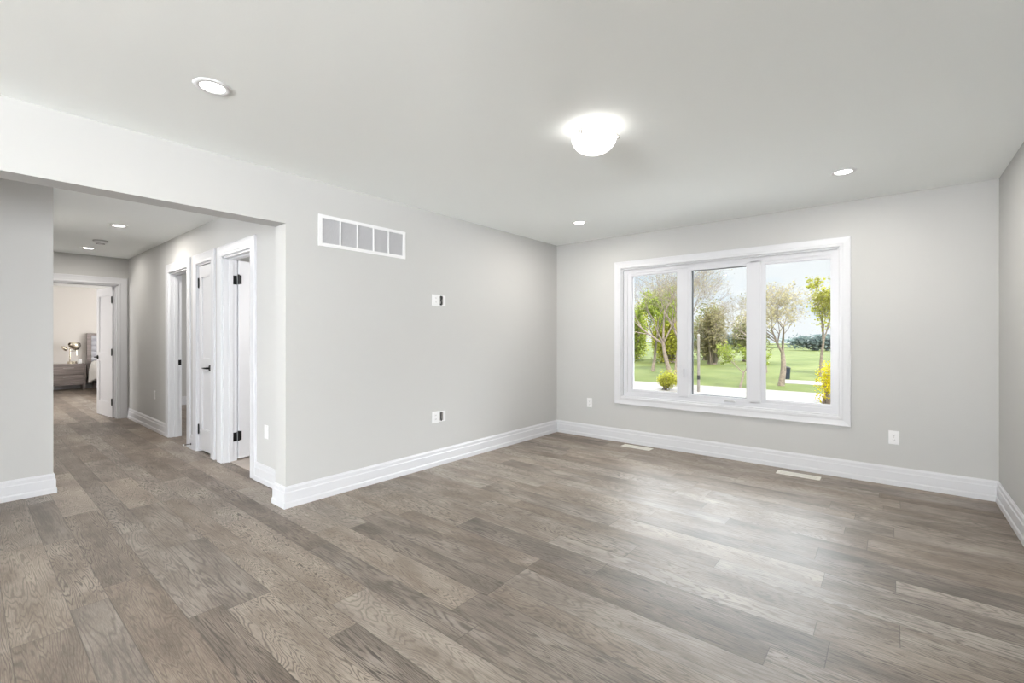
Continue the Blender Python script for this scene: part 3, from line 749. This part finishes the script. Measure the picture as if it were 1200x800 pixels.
def bush(name, loc, rx, ry, rz, label, leafm, n=3000, size=.1, seed=1, cat='bush', group=None, stems=14, lobes=9):
    rnd = random.Random(seed); root = empty(name, loc); bm = bmesh.new(); P = []
    cs = []
    for k in range(lobes):
        a = rnd.uniform(0, 2*PI); q = rnd.random()**.5*.62
        cs.append((Vector((rx*q*math.cos(a), ry*q*math.sin(a), rz*rnd.uniform(.35, .72))), rnd.uniform(.28, .5)))
    for k in range(stems):
        c, r = rnd.choice(cs); b = Vector((rnd.gauss(0, rx*.12), rnd.gauss(0, ry*.12), -.03)); m_ = (b+c)/2+Vector((0, 0, -rz*.08)); e = c+Vector((rnd.gauss(0, .3)*rx*r, rnd.gauss(0, .3)*ry*r, rz*r*.7))
        w = .012*rz; tube(bm, [b, m_, c, e], [w*1.6, w*1.2, w*.7, w*.2], 5, cap=False)
    new('stems', bm, M_BARK, root, smooth=True)
    for _ in range(n):
        c, r = rnd.choice(cs); d = Vector((rnd.gauss(0, 1), rnd.gauss(0, 1), rnd.gauss(0, 1))).normalized()*r*rnd.uniform(.45, 1.08)
        p = c+Vector((d.x*rx, d.y*ry, d.z*rz)); p.z = max(.03, p.z); P.append(p)
    vs, fs = leaves(P, size, rnd); me = bpy.data.meshes.new('leaves'); me.from_pydata(vs, [], fs); me.materials.append(leafm)
    o = bpy.data.objects.new('leaves', me); COL.objects.link(o); o.parent = root
    tag(root, label, cat, group); return root
k = (CH-GZ)/(CH+1.1)          # distances measured with the ground at -1.1 scale to the true ground
def gp(x, y): return (x*k, y*k, GZ)
tree('bare_tree', gp(-8.8, 23.77), 10.5, 'large nearly bare tree with forked trunk behind the left pane', LM['bud'], forks=4, trunk=.14, tfrac=.20, spread=.55, levels=6, nleaf=2600, lsize=.035, seed=11, trunks=2, kids=3)
tree('bare_tree', gp(-12.6, 36), 14.0, 'tall bare tree seen at the upper left of the middle pane', LM['olive'], forks=4, trunk=.13, tfrac=.22, spread=.5, levels=6, nleaf=2600, lsize=.04, seed=5)
tree('leafy_tree', gp(-12.46, 29.9), 8.0, 'yellow green leafy tree on the lawn behind the left pane', LM['lime'], forks=3, trunk=.11, tfrac=.22, spread=.6, levels=5, nleaf=9000, lsize=.07, seed=21)
tree('leafy_tree', gp(-5.35, 22.7), 2.9, 'small light green tree by the road behind the middle pane', LM['lime'], forks=3, trunk=.06, tfrac=.26, spread=.75, levels=4, nleaf=3500, lsize=.045, seed=8)
tree('spring_tree', gp(-4.09, 25.0), 6.9, 'broad budding tree with forked trunk centred behind the right pane', LM['bud'], forks=3, trunk=.125, tfrac=.19, spread=.68, levels=6, nleaf=5000, lsize=.035, seed=14, lean=.05)
tree('spring_tree', gp(-6.35, 33.5), 8.2, 'budding tree with thick trunk at the left edge of the right pane', LM['brown'], forks=3, trunk=.12, tfrac=.22, spread=.62, levels=6, nleaf=2200, lsize=.035, seed=33)
tree('evergreen_tree', gp(-3.35, 33), 8.4, 'slim yellow green tree at the right edge of the right pane', LM['yellow'], forks=3, trunk=.09, tfrac=.2, spread=.2, levels=4, nleaf=3000, lsize=.07, seed=3)
bush('forsythia_bush', gp(-7.6, 19.6), .95, .8, 1.15, 'yellow green leafy bush in front of the road below the left pane', LM['yellow'], n=2600, size=.06, seed=4)
bush('forsythia_bush', gp(-1.76, 18.9), .62, .6, 2.1, 'bright yellow flowering bush at the lower right of the right pane', LM['forsy'], n=1300, size=.06, seed=6)
# background belt of trees and shrubs
rb = random.Random(5)
belt = [(-19.5, 41, 5.3, 'lime'), (-15.6, 41, 5.0, 'yellow'), (-11.8, 41, 5.0, 'brown'), (-22.0, 47.5, 6.2, 'yellow'), (-18.0, 47.5, 5.6, 'lime'), (-14.2, 47.5, 5.8, 'olive'), (-10.4, 47.5, 4.6, 'olive')]
names = {'yellow': 'yellow green', 'lime': 'bright green', 'olive': 'olive', 'brown': 'brownish'}
place = ['at the left edge of the left pane, front row', 'at the right edge of left pane, front row', 'behind the middle pane, front row', 'farther back at the left edge of left pane', 'farther back at the right of left pane', 'farther back behind the utility pole', 'farther back at the right edge of middle pane']
for i, (x, y, h, c) in enumerate(belt):
    bush('background_shrub', gp(x, y), 2.6, 2.5, h*1.35, f'{names[c]} shrub mass {place[i]}', LM[c], n=5200, size=.17, seed=40+i, group='shrub belt beyond the lawn', stems=26, lobes=14)
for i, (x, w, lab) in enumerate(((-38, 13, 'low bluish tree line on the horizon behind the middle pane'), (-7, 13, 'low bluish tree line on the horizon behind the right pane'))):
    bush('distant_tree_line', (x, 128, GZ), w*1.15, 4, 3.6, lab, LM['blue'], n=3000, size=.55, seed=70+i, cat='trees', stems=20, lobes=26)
# utility pole
o = empty('utility_pole', gp(-6.29, 19.9))
new('shaft', lathe(bmesh.new(), [(0, 0), (.08, 0), (.07, 3.2), (.065, 3.32), (0, 3.34)], seg=16), mat('weathered_pole_wood', (.22, .20, .18), .85, vary=(5, .15)), o, smooth=False)
new('cap', lathe(bmesh.new(), [(.067, 3.3), (.078, 3.3), (.078, 3.36), (0, 3.39)], seg=16), M_STEEL, o)
new('sign_band', lathe(bmesh.new(), [(.079, .75), (.083, .75), (.083, 1.0), (.079, 1.0)], seg=16), M_DARK, o)
tag(o, 'pale grey utility pole beside the road behind the middle pane', 'pole')
# overhead wires across the park
for i, (y, z, lab) in enumerate(((50*k, 1.0, 'upper thin dark overhead wire crossing the park view'), (50*k, .55, 'lower thin dark overhead wire crossing the park view'))):
    bm = bmesh.new(); X0, X1 = -42, 25
    tube(bm, [(X0+(X1-X0)*t_/24, y, z-.5-1.2*(1-(2*t_/24-1)**2)*.25) for t_ in range(25)], .03, 5)
    tag(new('overhead_wire', bm, M_DARK), lab, 'wire')
for i, (x, lab) in enumerate(((-42.3, 'left wooden pole carrying the overhead wires'), (25.3, 'right wooden pole carrying the overhead wires'))):
    o = new('wire_pole', lathe(bmesh.new(), [(0, 0), (.15, 0), (.12, 3.4), (0, 3.42)], seg=12), M_BARK); o.location = (x, 50*k, GZ); tag(o, lab, 'pole')
# litter bin
o = empty('litter_bin', gp(-4.55, 29.3))
new('body', lathe(bmesh.new(), [(0, 0), (.26, 0), (.31, .75), (.31, .8), (0, .8)], seg=20), mat('dark_blue_plastic', (.02, .03, .05), .5, bump=(30, .1)), o)
new('lid', lathe(bmesh.new(), [(.33, .8), (.33, .85), (.2, .95), (0, .98)], seg=20), M_DARK, o)
tag(o, 'dark litter bin on the grass beside the forked park tree', 'bin')
